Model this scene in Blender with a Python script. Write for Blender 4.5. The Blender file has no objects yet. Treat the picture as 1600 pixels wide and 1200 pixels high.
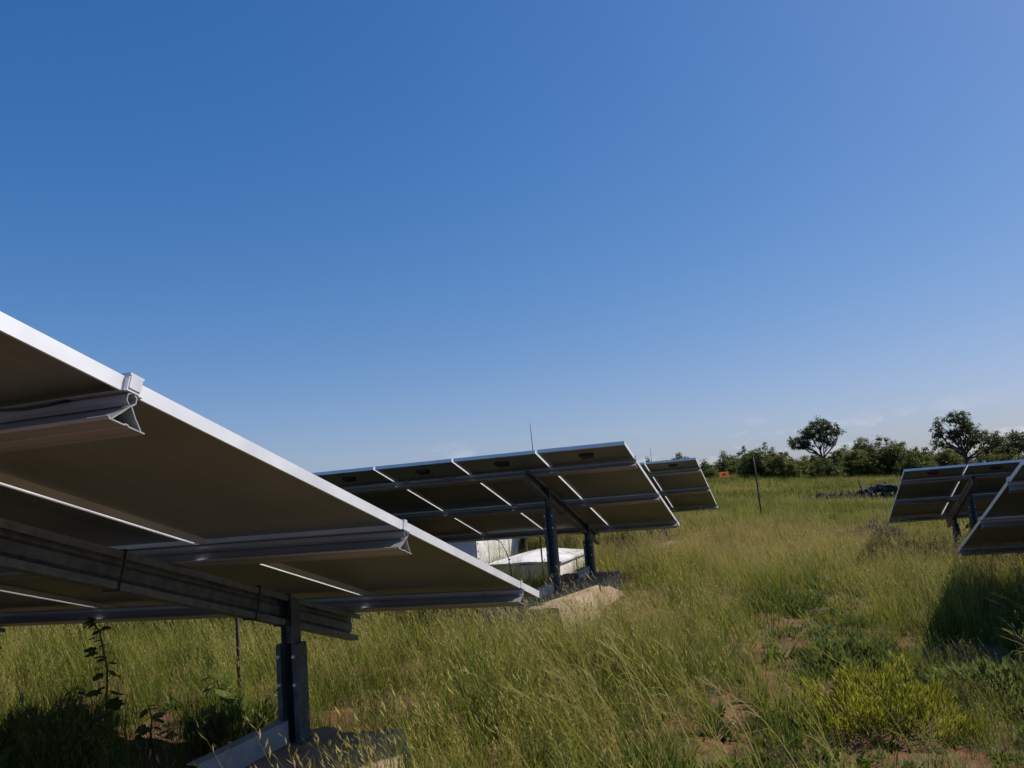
import bpy, math, random
import numpy as np
from mathutils import Vector, Matrix, Euler

random.seed(7)
rng = np.random.default_rng(11)
R = math.radians
scn = bpy.context.scene
col = scn.collection
CZ = 1.6                                   # eye height over the ground sheet at the photographer's feet

# ------------------------------------------------------------------ camera
cam_d = bpy.data.cameras.new('camera')
cam_d.sensor_fit = 'HORIZONTAL'
cam_d.sensor_width = 36.0
cam_d.lens = 36.0 * 1271.6 / 1600.0
cam_d.clip_end = 3000
cam_d.clip_start = 0.05
cam = bpy.data.objects.new('camera', cam_d)
col.objects.link(cam)
YAW, PITCH, ROLL = 18.066, 7.927, 4.772
cam.matrix_world = (Matrix.Translation((0, 0, CZ)) @ Matrix.Rotation(R(YAW), 4, 'Z') @
                    Matrix.Rotation(R(90 + PITCH), 4, 'X') @ Matrix.Rotation(R(-ROLL), 4, 'Z'))
scn.camera = cam

# ------------------------------------------------------------------ sky and sun
SUN = Vector((0.74, 0.50, 1.0)).normalized()        # direction towards the sun
el = math.asin(SUN.z)
az = math.atan2(SUN.x, SUN.y)                        # clockwise from +Y
w = bpy.data.worlds.new('World')
scn.world = w
w.use_nodes = True
nt = w.node_tree
nt.nodes.clear()
wo = nt.nodes.new('ShaderNodeOutputWorld')
bg = nt.nodes.new('ShaderNodeBackground')
sky = nt.nodes.new('ShaderNodeTexSky')
sky.sky_type = 'NISHITA'
sky.sun_disc = False
sky.sun_elevation = el
sky.sun_rotation = az
sky.altitude = 600
sky.air_density = 1.0
sky.dust_density = 1.3
sky.ozone_density = 1.6
bg.inputs['Strength'].default_value = 0.115
# thin fair-weather clouds low over the whole horizon
tc = nt.nodes.new('ShaderNodeTexCoord')
sep = nt.nodes.new('ShaderNodeSeparateXYZ')
nt.links.new(tc.outputs['Generated'], sep.inputs[0])
mp = nt.nodes.new('ShaderNodeMapping')
mp.inputs['Scale'].default_value = (14, 14, 46)
nt.links.new(tc.outputs['Generated'], mp.inputs[0])
nz = nt.nodes.new('ShaderNodeTexNoise')
nz.inputs['Scale'].default_value = 1.0
nz.inputs['Detail'].default_value = 6
nz.inputs['Roughness'].default_value = 0.6
nt.links.new(mp.outputs[0], nz.inputs['Vector'])
cr = nt.nodes.new('ShaderNodeMapRange')
cr.inputs['From Min'].default_value = 0.53
cr.inputs['From Max'].default_value = 0.72
nt.links.new(nz.outputs['Fac'], cr.inputs['Value'])
er = nt.nodes.new('ShaderNodeMapRange')              # only low over the horizon
er.inputs['From Min'].default_value = 0.075
er.inputs['From Max'].default_value = 0.035
nt.links.new(sep.outputs['Z'], er.inputs['Value'])
mu = nt.nodes.new('ShaderNodeMath'); mu.operation = 'MULTIPLY'
nt.links.new(cr.outputs[0], mu.inputs[0]); nt.links.new(er.outputs[0], mu.inputs[1])
mu2 = nt.nodes.new('ShaderNodeMath'); mu2.operation = 'MULTIPLY'; mu2.inputs[1].default_value = 0.75
nt.links.new(mu.outputs[0], mu2.inputs[0])
mx = nt.nodes.new('ShaderNodeMix'); mx.data_type = 'RGBA'
nt.links.new(mu2.outputs[0], mx.inputs['Factor'])
hsv = nt.nodes.new('ShaderNodeHueSaturation'); hsv.inputs['Saturation'].default_value = 1.38
nt.links.new(sky.outputs[0], hsv.inputs['Color'])
# soft shoulder, the same everywhere (the phone's tone curve), then the camera's cool white balance
k1 = nt.nodes.new('ShaderNodeVectorMath'); k1.operation = 'MULTIPLY_ADD'
k1.inputs[1].default_value = (0.13, 0.13, 0.13); k1.inputs[2].default_value = (1, 1, 1)
nt.links.new(hsv.outputs[0], k1.inputs[0])
k2 = nt.nodes.new('ShaderNodeVectorMath'); k2.operation = 'DIVIDE'
nt.links.new(hsv.outputs[0], k2.inputs[0]); nt.links.new(k1.outputs[0], k2.inputs[1])
k3 = nt.nodes.new('ShaderNodeVectorMath'); k3.operation = 'MULTIPLY'; k3.inputs[1].default_value = (0.82, 0.89, 1.20)
nt.links.new(k2.outputs[0], k3.inputs[0])
nt.links.new(k3.outputs[0], mx.inputs['A'])
mx.inputs['B'].default_value = (4.6, 4.75, 5.1, 1)
nt.links.new(mx.outputs['Result'], bg.inputs['Color'])
nt.links.new(bg.outputs[0], wo.inputs[0])

sd = bpy.data.lights.new('sun', 'SUN')
sd.energy = 4.4
sd.angle = R(0.53)
sd.color = (1.0, 0.93, 0.82)
so = bpy.data.objects.new('sun', sd)
so.rotation_euler = (-SUN).to_track_quat('-Z', 'Y').to_euler()
so.location = (20, 15, 40)
col.objects.link(so)

scn.view_settings.view_transform = 'Standard'
scn.view_settings.look = 'None'
scn.view_settings.gamma = 1.0
scn.view_settings.exposure = 0.42
scn.view_settings.use_curve_mapping = False
scn.render.engine = 'CYCLES'
scn.cycles.max_bounces = 5
scn.cycles.transparent_max_bounces = 8
scn.render.resolution_x = 1024
scn.render.resolution_y = 768

# ------------------------------------------------------------------ helpers
def tag(o, label=None, cat=None, group=None, kind=None):
    if label: o['label'] = label
    if cat: o['category'] = cat
    if group: o['group'] = group
    if kind: o['kind'] = kind
    return o

def empty(name, loc, rz=0.0):
    o = bpy.data.objects.new(name, None)
    o.empty_display_size = 0.2
    o.location = loc
    o.rotation_euler = (0, 0, rz)
    col.objects.link(o)
    return o

def link(name, me, parent=None, loc=None, rot=None):
    o = bpy.data.objects.new(name, me)
    if parent: o.parent = parent
    if loc is not None: o.location = loc
    if rot is not None: o.rotation_euler = rot
    col.objects.link(o)
    return o

class MB:
    """collects verts/faces of ONE mesh"""
    def __init__(s): s.v = []; s.f = []; s.c = []
    def add(s, vs, fs):
        b = len(s.v); s.v += [tuple(p) for p in vs]; s.f += [tuple(i + b for i in f) for f in fs]
    def box(s, x0, x1, y0, y1, z0, z1):
        s.add([(x0,y0,z0),(x1,y0,z0),(x1,y1,z0),(x0,y1,z0),(x0,y0,z1),(x1,y0,z1),(x1,y1,z1),(x0,y1,z1)],
              [(0,3,2,1),(4,5,6,7),(0,1,5,4),(1,2,6,5),(2,3,7,6),(3,0,4,7)])
    def tube(s, pts, rads, n=6, caps=True):
        pts = [Vector(p) for p in pts]
        if not hasattr(rads, '__len__'): rads = [rads] * len(pts)
        b = len(s.v)
        for i, p in enumerate(pts):
            a = pts[max(0, i-1)]; c = pts[min(len(pts)-1, i+1)]
            t = (c - a).normalized()
            u = t.cross(Vector((0.31, 0.2, 1.0)) if abs(t.z) < 0.9 else Vector((1, 0.1, 0))).normalized()
            v = t.cross(u)
            for k in range(n):
                an = 2 * math.pi * k / n
                s.v.append(tuple(p + (u * math.cos(an) + v * math.sin(an)) * rads[i]))
        for i in range(len(pts) - 1):
            for k in range(n):
                k2 = (k + 1) % n
                s.f.append((b+i*n+k, b+i*n+k2, b+(i+1)*n+k2, b+(i+1)*n+k))
        if caps:
            s.f.append(tuple(b + k for k in range(n))[::-1])
            s.f.append(tuple(b + (len(pts)-1)*n + k for k in range(n)))
    def strip(s, poly, th, axis, a0, a1):
        """open polyline profile with wall thickness th, extruded along axis 'x', 'y' or 'z' from a0 to a1"""
        P = [Vector((p[0], p[1])) for p in poly]
        off = []
        for i in range(len(P)):
            d1 = (P[i] - P[i-1]).normalized() if i else (P[1] - P[0]).normalized()
            d2 = (P[i+1] - P[i]).normalized() if i < len(P)-1 else d1
            n1 = Vector((-d1.y, d1.x)); n2 = Vector((-d2.y, d2.x))
            m = (n1 + n2); m = m / max(0.35, m.length_squared) * 2 * 0.5 * 1.0
            m = (n1 + n2).normalized() / max(0.4, ((n1 + n2).normalized().dot(n1)))
            off.append(P[i] + m * th)
        loop = P + off[::-1]
        def at(p, a):
            return {'x': (a, p.x, p.y), 'y': (p.x, a, p.y), 'z': (p.x, p.y, a)}[axis]
        n = len(loop); h = len(P)
        vs = [at(p, a0) for p in loop] + [at(p, a1) for p in loop]
        fs = [(i, (i+1) % n, n + (i+1) % n, n + i) for i in range(n)]
        for i in range(h - 1):
            q = (i, i+1, n-2-i, n-1-i)
            fs.append(q[::-1]); fs.append(tuple(n + k for k in q))
        s.add(vs, fs)
    def mesh(s, name, mat, smooth=False):
        me = bpy.data.meshes.new(name)
        me.from_pydata(s.v, [], s.f)
        me.materials.append(mat)
        if smooth: me.polygons.foreach_set('use_smooth', [True] * len(me.polygons))
        me.update()
        return me
    def build(s, name, mat, parent=None, loc=None, rot=None, smooth=False):
        return link(name, s.mesh(name, mat, smooth), parent, loc, rot)

def fix_normals(me):
    import bmesh
    bm = bmesh.new(); bm.from_mesh(me); bmesh.ops.recalc_face_normals(bm, faces=bm.faces); bm.to_mesh(me); bm.free()

# ------------------------------------------------------------------ materials
def mat(name):
    m = bpy.data.materials.new(name); m.use_nodes = True
    n = m.node_tree; b = n.nodes['Principled BSDF']
    return m, n, b

def noise_col(n, c1, c2, scale, detail=5, lo=0.35, hi=0.65, coord='Object', stretch=None):
    t = n.nodes.new('ShaderNodeTexCoord')
    z = n.nodes.new('ShaderNodeTexNoise'); z.inputs['Scale'].default_value = scale; z.inputs['Detail'].default_value = detail
    src = t.outputs[coord]
    if stretch:
        mpp = n.nodes.new('ShaderNodeMapping'); mpp.inputs['Scale'].default_value = stretch
        n.links.new(src, mpp.inputs[0]); src = mpp.outputs[0]
    n.links.new(src, z.inputs['Vector'])
    r = n.nodes.new('ShaderNodeMapRange'); r.inputs['From Min'].default_value = lo; r.inputs['From Max'].default_value = hi
    n.links.new(z.outputs['Fac'], r.inputs['Value'])
    m = n.nodes.new('ShaderNodeMix'); m.data_type = 'RGBA'
    n.links.new(r.outputs[0], m.inputs['Factor'])
    m.inputs['A'].default_value = (*c1, 1); m.inputs['B'].default_value = (*c2, 1)
    return m.outputs['Result'], z.outputs['Fac']

def bump(n, b, fac, strength, dist=0.01):
    k = n.nodes.new('ShaderNodeBump'); k.inputs['Strength'].default_value = strength; k.inputs['Distance'].default_value = dist
    n.links.new(fac, k.inputs['Height']); n.links.new(k.outputs[0], b.inputs['Normal'])

def metal(name, c1, c2, rough, metallic, scale=6.0, stretch=None, bmp=0.05):
    m, n, b = mat(name)
    c, f = noise_col(n, c1, c2, scale, stretch=stretch)
    n.links.new(c, b.inputs['Base Color'])
    b.inputs['Metallic'].default_value = metallic
    r = n.nodes.new('ShaderNodeMapRange'); r.inputs['To Min'].default_value = rough - 0.08; r.inputs['To Max'].default_value = rough + 0.1
    n.links.new(f, r.inputs['Value']); n.links.new(r.outputs[0], b.inputs['Roughness'])
    bump(n, b, f, bmp, 0.004)
    return m

M = {}
M['frame'] = metal('anodised_aluminium_frame', (0.76, 0.76, 0.78), (0.86, 0.86, 0.87), 0.46, 0.55, 4.0)
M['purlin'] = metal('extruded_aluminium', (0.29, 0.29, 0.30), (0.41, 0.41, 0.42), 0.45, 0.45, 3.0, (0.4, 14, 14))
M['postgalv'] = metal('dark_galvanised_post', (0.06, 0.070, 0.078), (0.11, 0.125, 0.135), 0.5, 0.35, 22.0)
M['galv'] = metal('galvanised_steel', (0.12, 0.135, 0.14), (0.20, 0.22, 0.225), 0.5, 0.35, 22.0)
M['beam'] = metal('bright_zinc_beam', (0.24, 0.27, 0.31), (0.34, 0.37, 0.41), 0.5, 0.3, 12.0)
M['clamp'] = metal('clamp_aluminium', (0.62, 0.62, 0.63), (0.72, 0.72, 0.72), 0.4, 0.4, 8.0)
M['plastic'], n_, b_ = mat('black_plastic')
c_, f_ = noise_col(n_, (0.012, 0.012, 0.013), (0.03, 0.03, 0.03), 9)
n_.links.new(c_, b_.inputs['Base Color']); b_.inputs['Roughness'].default_value = 0.5

# laminate: thin-film glass-glass, brown underneath with faint scribe lines
m, n, b = mat('thin_film_laminate')
c, f = noise_col(n, (0.155, 0.180, 0.170), (0.21, 0.235, 0.218), 1.3, 4)
tcn = n.nodes.new('ShaderNodeTexCoord'); sx = n.nodes.new('ShaderNodeSeparateXYZ')
n.links.new(tcn.outputs['Object'], sx.inputs[0])
lines = None
for ax, sp, wd in (('X', 0.159, 0.010), ('Y', 0.312, 0.006)):
    a = n.nodes.new('ShaderNodeMath'); a.operation = 'MULTIPLY'; a.inputs[1].default_value = 1 / sp
    n.links.new(sx.outputs[ax], a.inputs[0])
    g = n.nodes.new('ShaderNodeMath'); g.operation = 'FRACT'; n.links.new(a.outputs[0], g.inputs[0])
    h = n.nodes.new('ShaderNodeMath'); h.operation = 'LESS_THAN'; h.inputs[1].default_value = wd / sp * 0.5
    n.links.new(g.outputs[0], h.inputs[0])
    if lines is None: lines = h.outputs[0]
    else:
        q = n.nodes.new('ShaderNodeMath'); q.operation = 'MAXIMUM'
        n.links.new(lines, q.inputs[0]); n.links.new(h.outputs[0], q.inputs[1]); lines = q.outputs[0]
q = n.nodes.new('ShaderNodeMath'); q.operation = 'MULTIPLY'; q.inputs[1].default_value = 0.45
n.links.new(lines, q.inputs[0])
mm = n.nodes.new('ShaderNodeMix'); mm.data_type = 'RGBA'
n.links.new(q.outputs[0], mm.inputs['Factor']); n.links.new(c, mm.inputs['A']); mm.inputs['B'].default_value = (0.33, 0.29, 0.22, 1)
n.links.new(mm.outputs['Result'], b.inputs['Base Color'])
rn = n.nodes.new('ShaderNodeMapRange'); rn.inputs['To Min'].default_value = 0.40; rn.inputs['To Max'].default_value = 0.58
n.links.new(f, rn.inputs['Value']); n.links.new(rn.outputs[0], b.inputs['Roughness'])
b.inputs['IOR'].default_value = 1.55
b.inputs['Specular IOR Level'].default_value = 0.5
M['laminate'] = m
m, n, b = mat('module_front_glass')
c, f = noise_col(n, (0.010, 0.012, 0.022), (0.016, 0.018, 0.03), 2.0)
n.links.new(c, b.inputs['Base Color']); b.inputs['Roughness'].default_value = 0.09
M['front'] = m

m, n, b = mat('weathered_concrete')
c, f = noise_col(n, (0.19, 0.13, 0.085), (0.35, 0.255, 0.175), 5.5, 10, 0.3, 0.62)
n.links.new(c, b.inputs['Base Color']); b.inputs['Roughness'].default_value = 0.92
bump(n, b, f, 0.6, 0.03)
M['concrete'] = m

def soil_material():
    m, n, b = mat('red_soil_and_litter')
    c1, f1 = noise_col(n, (0.085, 0.043, 0.025), (0.175, 0.085, 0.045), 2.3, 8, 0.3, 0.7)
    c2, f2 = noise_col(n, (0.055, 0.055, 0.020), (0.11, 0.085, 0.036), 0.55, 6, 0.35, 0.65)
    # litter everywhere except on the trodden bare patches (fine noise), greener with distance because the sward closes
    geo = n.nodes.new('ShaderNodeNewGeometry'); sp = n.nodes.new('ShaderNodeSeparateXYZ')
    n.links.new(geo.outputs['Position'], sp.inputs[0])
    mr = n.nodes.new('ShaderNodeMapRange'); mr.inputs['From Min'].default_value = 14; mr.inputs['From Max'].default_value = 34
    n.links.new(sp.outputs['Y'], mr.inputs['Value'])
    nz = n.nodes.new('ShaderNodeTexNoise'); nz.inputs['Scale'].default_value = 7; nz.inputs['Detail'].default_value = 6
    n.links.new(geo.outputs['Position'], nz.inputs['Vector'])
    mr2 = n.nodes.new('ShaderNodeMapRange'); mr2.inputs['From Min'].default_value = 0.46; mr2.inputs['From Max'].default_value = 0.60
    n.links.new(nz.outputs['Fac'], mr2.inputs['Value'])
    ad = n.nodes.new('ShaderNodeMath'); ad.operation = 'MAXIMUM'
    n.links.new(mr.outputs[0], ad.inputs[0]); n.links.new(mr2.outputs[0], ad.inputs[1])
    k = n.nodes.new('ShaderNodeMix'); k.data_type = 'RGBA'
    n.links.new(ad.outputs[0], k.inputs['Factor']); n.links.new(c1, k.inputs['A']); n.links.new(c2, k.inputs['B'])
    n.links.new(k.outputs['Result'], b.inputs['Base Color'])
    b.inputs['Roughness'].default_value = 0.95
    b.inputs['Specular IOR Level'].default_value = 0.15
    bump(n, b, nz.outputs['Fac'], 0.7, 0.05)
    return m
M['soil'] = soil_material()

def leaf_material(name, cols, trans=0.35, rough=0.55, tint_attr=None, scale=3.0):
    """diffuse + translucent leaf; colour mixed by a per-blade vertex value and a world noise"""
    m = bpy.data.materials.new(name); m.use_nodes = True
    n = m.node_tree; n.nodes.clear()
    out = n.nodes.new('ShaderNodeOutputMaterial')
    at = n.nodes.new('ShaderNodeAttribute'); at.attribute_name = 'blade'
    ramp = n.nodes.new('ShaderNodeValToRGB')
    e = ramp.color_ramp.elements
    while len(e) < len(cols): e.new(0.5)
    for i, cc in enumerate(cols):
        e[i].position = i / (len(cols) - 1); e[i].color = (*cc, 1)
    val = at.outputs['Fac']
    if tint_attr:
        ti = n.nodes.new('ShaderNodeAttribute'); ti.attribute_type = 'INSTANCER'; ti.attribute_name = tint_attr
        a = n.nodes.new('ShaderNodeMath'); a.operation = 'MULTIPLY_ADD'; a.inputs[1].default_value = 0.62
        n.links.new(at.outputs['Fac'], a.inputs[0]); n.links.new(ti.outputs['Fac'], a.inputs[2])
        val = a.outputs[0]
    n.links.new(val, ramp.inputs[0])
    geo = n.nodes.new('ShaderNodeNewGeometry')
    nz = n.nodes.new('ShaderNodeTexNoise'); nz.inputs['Scale'].default_value = scale; nz.inputs['Detail'].default_value = 3
    n.links.new(geo.outputs['Position'], nz.inputs['Vector'])
    hs = n.nodes.new('ShaderNodeHueSaturation')
    mr = n.nodes.new('ShaderNodeMapRange'); mr.inputs['To Min'].default_value = 0.65; mr.inputs['To Max'].default_value = 1.35
    n.links.new(nz.outputs['Fac'], mr.inputs['Value']); n.links.new(mr.outputs[0], hs.inputs['Value'])
    n.links.new(ramp.outputs[0], hs.inputs['Color'])
    pb = n.nodes.new('ShaderNodeBsdfPrincipled')
    pb.inputs['Roughness'].default_value = rough
    pb.inputs['Specular IOR Level'].default_value = 0.14
    n.links.new(hs.outputs[0], pb.inputs['Base Color'])
    tr = n.nodes.new('ShaderNodeBsdfTranslucent')
    n.links.new(hs.outputs[0], tr.inputs['Color'])
    ms = n.nodes.new('ShaderNodeMixShader'); ms.inputs[0].default_value = trans
    n.links.new(pb.outputs[0], ms.inputs[1]); n.links.new(tr.outputs[0], ms.inputs[2])
    n.links.new(ms.outputs[0], out.inputs[0])
    return m

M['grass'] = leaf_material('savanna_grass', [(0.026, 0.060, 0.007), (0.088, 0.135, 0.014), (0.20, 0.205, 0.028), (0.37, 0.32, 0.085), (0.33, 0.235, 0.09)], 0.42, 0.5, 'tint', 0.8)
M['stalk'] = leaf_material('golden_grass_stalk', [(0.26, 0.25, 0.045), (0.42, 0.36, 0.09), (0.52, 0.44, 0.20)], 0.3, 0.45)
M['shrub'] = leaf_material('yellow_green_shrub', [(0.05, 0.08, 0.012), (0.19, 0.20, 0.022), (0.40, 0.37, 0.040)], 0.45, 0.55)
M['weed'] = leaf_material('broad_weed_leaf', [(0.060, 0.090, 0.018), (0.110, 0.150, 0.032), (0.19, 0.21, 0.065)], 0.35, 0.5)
M['greyweed'] = leaf_material('grey_dry_weed', [(0.10, 0.09, 0.055), (0.17, 0.15, 0.095), (0.26, 0.23, 0.16)], 0.25, 0.6)
M['bush'] = leaf_material('bush_foliage', [(0.046, 0.064, 0.018), (0.105, 0.130, 0.036), (0.215, 0.23, 0.075)], 0.42, 0.5, None, 0.5)
M['bush2'] = leaf_material('olive_bush_foliage', [(0.066, 0.074, 0.020), (0.14, 0.148, 0.040), (0.25, 0.24, 0.085)], 0.42, 0.5, None, 0.5)
M['tree'] = leaf_material('dark_tree_foliage', [(0.040, 0.056, 0.022), (0.078, 0.100, 0.038), (0.15, 0.17, 0.068)], 0.38, 0.5, None, 0.5)
m, n, b = mat('dark_bark')
c, f = noise_col(n, (0.035, 0.028, 0.022), (0.10, 0.085, 0.07), 8, 6, stretch=(1, 1, 0.25))
n.links.new(c, b.inputs['Base Color']); b.inputs['Roughness'].default_value = 0.9; bump(n, b, f, 0.6, 0.03)
M['bark'] = m
m, n, b = mat('charred_dead_wood')
c, f = noise_col(n, (0.016, 0.014, 0.013), (0.17, 0.150, 0.130), 7.0, 8, 0.46, 0.74)
n.links.new(c, b.inputs['Base Color']); b.inputs['Roughness'].default_value = 0.9; bump(n, b, f, 0.8, 0.06)
M['deadwood'] = m
m, n, b = mat('weathered_white_paint')
c, f = noise_col(n, (0.38, 0.37, 0.35), (0.62, 0.61, 0.60), 2.6, 9, 0.3, 0.55)
n.links.new(c, b.inputs['Base Color']); b.inputs['Roughness'].default_value = 0.6; bump(n, b, f, 0.15, 0.01)
M['white'] = m
m, n, b = mat('white_render_streaked')
c, f = noise_col(n, (0.42, 0.40, 0.36), (0.72, 0.70, 0.66), 3.0, 7, 0.3, 0.55, stretch=(3, 3, 0.6))
n.links.new(c, b.inputs['Base Color']); b.inputs['Roughness'].default_value = 0.85; bump(n, b, f, 0.3, 0.01)
M['render'] = m
M['orange'] = metal('orange_sign_paint', (0.62, 0.13, 0.015), (0.72, 0.18, 0.02), 0.5, 0.0, 3)
M['signred'] = metal('dark_red_lettering_paint', (0.20, 0.020, 0.008), (0.27, 0.03, 0.012), 0.5, 0.0, 3)

# ------------------------------------------------------------------ terrain
def ground_z(x, y):
    x = np.asarray(x, float); y = np.asarray(y, float)
    cross = np.where(x < 0, -0.085 * 3.8 * np.tanh(x / 3.8), -0.062 * 9 * np.tanh(x / 9))
    t = np.clip((y - 17) / 53.0, 0, 3)
    t = np.where(t < 0.25, t * t * 2, t - 0.125)
    t = np.where(t > 1.2, 1.2 + 0.35 * np.tanh((t - 1.2) / 0.35), t)
    left = 0.5 * (1 - np.tanh(x / 6.0))
    ramp = t * (1.18 + 0.55 * left)
    lump = 0.030 * np.sin(1.7 * x + 0.6 * y) * np.sin(1.1 * y - 0.8 * x) + 0.018 * np.sin(4.3 * x + 1.3) * np.sin(3.7 * y)
    return cross + ramp + lump

def gz(x, y): return float(ground_z(x, y))

def axis_pts(lo, hi, fine_lo, fine_hi, fine, growth):
    a = list(np.arange(fine_lo, fine_hi + 1e-6, fine))
    s = fine; v = fine_hi
    while v < hi: s *= growth; v += s; a.append(min(v, hi))
    s = fine; v = fine_lo; b = []
    while v > lo: s *= growth; v -= s; b.append(max(v, lo))
    return np.array(b[::-1] + a)
gx = axis_pts(-900, 900, -9, 9, 0.16, 1.12)
gy = axis_pts(-200, 1200, 0, 22, 0.16, 1.10)
XX, YY = np.meshgrid(gx, gy)
ZZ = ground_z(XX, YY) + 0.012 * rng.standard_normal(XX.shape) * (np.hypot(XX, YY) < 30)
nx, ny = len(gx), len(gy)
verts = np.stack([XX.ravel(), YY.ravel(), ZZ.ravel()], 1)
ii = (np.arange(ny - 1)[:, None] * nx + np.arange(nx - 1)[None, :]).ravel()
faces = np.stack([ii, ii + 1, ii + nx + 1, ii + nx], 1)
me = bpy.data.meshes.new('ground'); me.from_pydata(verts.tolist(), [], faces.tolist()); me.materials.append(M['soil'])
me.polygons.foreach_set('use_smooth', [True] * len(me.polygons)); me.update()
tag(link('ground', me), kind='structure')

# ------------------------------------------------------------------ solar tables
TAU = R(16.26)
ST, CT = math.sin(TAU), math.cos(TAU)
LS = 3.865
NCOL = 8
SB = 2.06
GAP = 0.024
PUR = (0.563, SB, 3.525)
ROT = (-TAU, 0, 0)

def module_meshes(length):
    """laminate, frame; local origin = upper right corner, x to the left (-), y down the slope, z normal"""
    wd = 1.0 - GAP
    lam = MB()
    lam.box(-wd + 0.006, -0.006, 0.006, length - 0.006, 0.010, 0.0165)
    lm = lam.mesh('module_laminate', M['laminate'])
    lm.materials.append(M['front'])
    for p in lm.polygons:
        if p.normal.z > 0.9: p.material_index = 1
    fr = MB()
    for (x0, x1) in ((-wd, -wd + 0.007), (-0.007, 0.0)):
        fr.box(x0, x1, 0.0, length, -0.019, 0.019)
    fr.box(-wd + 0.007, -0.007, 0.0, 0.007, -0.019, 0.019)
    fr.box(-wd + 0.007, -0.007, length - 0.007, length, -0.019, 0.019)
    # bottom lips
    fr.box(-wd + 0.007, -0.007, 0.007, 0.026, -0.0188, -0.0158)
    fr.box(-wd + 0.007, -0.007, length - 0.026, length - 0.007, -0.0188, -0.0158)
    return lm, fr.mesh('module_frame', M['frame'])

LEN_U = SB + 0.012; LEN_L = LS - (SB + 0.024)
MOD = [module_meshes(LEN_U), module_meshes(LEN_L)]
jb = MB()
jb.box(-0.555, -0.425, 0.245, 0.345, -0.024, 0.0095)
jb.box(-0.575, -0.555, 0.265, 0.29, -0.012, 0.0095)
jb.box(-0.425, -0.405, 0.265, 0.29, -0.012, 0.0095)
JB = jb.mesh('junction_box', M['plastic'])

def cable_mesh(seed):
    r_ = random.Random(seed); out = []
    for sgn in (-1, 1):
        c = MB()
        x = -0.49 + sgn * 0.075
        pts = []
        L_ = 0.20 + 0.12 * r_.random(); sag = 0.05 + 0.06 * r_.random()
        for k in range(9):
            t = k / 8
            pts.append((x + sgn * L_ * t, 0.28 + 0.27 * t * (0.7 + 0.3 * sgn), -0.006 - sag * math.sin(math.pi * t) - 0.012 * t))
        c.tube(pts, 0.0042, 5)
        out.append(c.mesh('cable', M['plastic'], True))
    return out
CABLES = [cable_mesh(i) for i in range(4)]

def purlin_mesh(length):
    p = MB()
    # hollow triangle: two sides, a wide base with lips, and a small bolt tube on the apex
    x0, x1 = 0.012, -length - 0.012
    p.strip([(0.0, -0.050), (-0.026, -0.078), (-0.029, -0.080), (-0.049, -0.1005)], 0.0035, 'x', x1, x0)
    p.strip([(0.049, -0.1005), (0.029, -0.080), (0.026, -0.078), (0.004, -0.050)], 0.0035, 'x', x1, x0)
    p.strip([(-0.060, -0.098), (-0.054, -0.1045), (-0.006, -0.1045), (-0.003, -0.1015), (0.003, -0.1015), (0.006, -0.1045), (0.054, -0.1045), (0.060, -0.1045)], 0.0035, 'x', x1, x0)
    p.strip([(-0.004, -0.049), (-0.013, -0.041), (-0.013, -0.0275), (-0.004, -0.0225)], 0.0028, 'x', x1, x0)
    p.strip([(0.004, -0.0225), (0.013, -0.0275), (0.013, -0.041), (0.004, -0.049)], 0.0028, 'x', x1, x0)
    p.box(x1, x0, -0.030, 0.030, -0.0222, -0.0195)
    me = p.mesh('purlin', M['purlin']); fix_normals(me)
    return me
PURLIN = purlin_mesh(NCOL - GAP)

def girder_mesh():
    g = MB()
    g.strip([(0.034, -0.138), (0.034, -0.1085), (-0.030, -0.1085), (-0.030, -0.150), (-0.018, -0.165), (-0.018, -0.203), (-0.030, -0.218),
             (-0.030, -0.259), (0.034, -0.259), (0.034, -0.230)], 0.0035, 'y', 0.30, 3.64)
    me = g.mesh('girder', M['galv']); fix_normals(me); return me
GIRDER = girder_mesh()

ec = MB()                                   # end clamp: folded block gripping the outer frame
ec.box(-0.001, 0.006, -0.012, 0.012, -0.0194, 0.0205)
ec.box(-0.020, 0.006, -0.012, 0.012, 0.0205, 0.024)
ECLAMP = ec.mesh('end_clamp', M['clamp'])
ec = MB()
ec.box(-0.022, 0.016, -0.024, 0.022, 0.0206, 0.0265)
ec.box(0.0145, 0.0165, -0.020, 0.018, -0.012, 0.0205)
ec.box(-0.001, 0.014, -0.024, 0.017, -0.0194, 0.0205)
ec.tube([(-0.010, -0.002, 0.024), (-0.010, -0.002, 0.034)], 0.0075, 6)
ECLAMP_BIG = ec.mesh('end_clamp', M['clamp']); fix_normals(ECLAMP_BIG)
mc = MB()
mc.box(-0.028, 0.028 , -0.022, 0.022, 0.0195, 0.024)
mc.box(-0.006, 0.006, -0.006, 0.006, -0.019, 0.030)
MCLAMP = mc.mesh('mid_clamp', M['clamp'])
tie = MB()
for (a, b_) in (((0.040, -0.262), (0.040, -0.103)), ((0.040, -0.103), (-0.036, -0.103)), ((-0.036, -0.103), (-0.036, -0.262)), ((-0.036, -0.262), (0.040, -0.262))):
    tie.tube([(a[0], 0, a[1]), (b_[0], 0, b_[1])], 0.0045, 5)
TIE = tie.mesh('cable_tie', M['plastic'])

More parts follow.
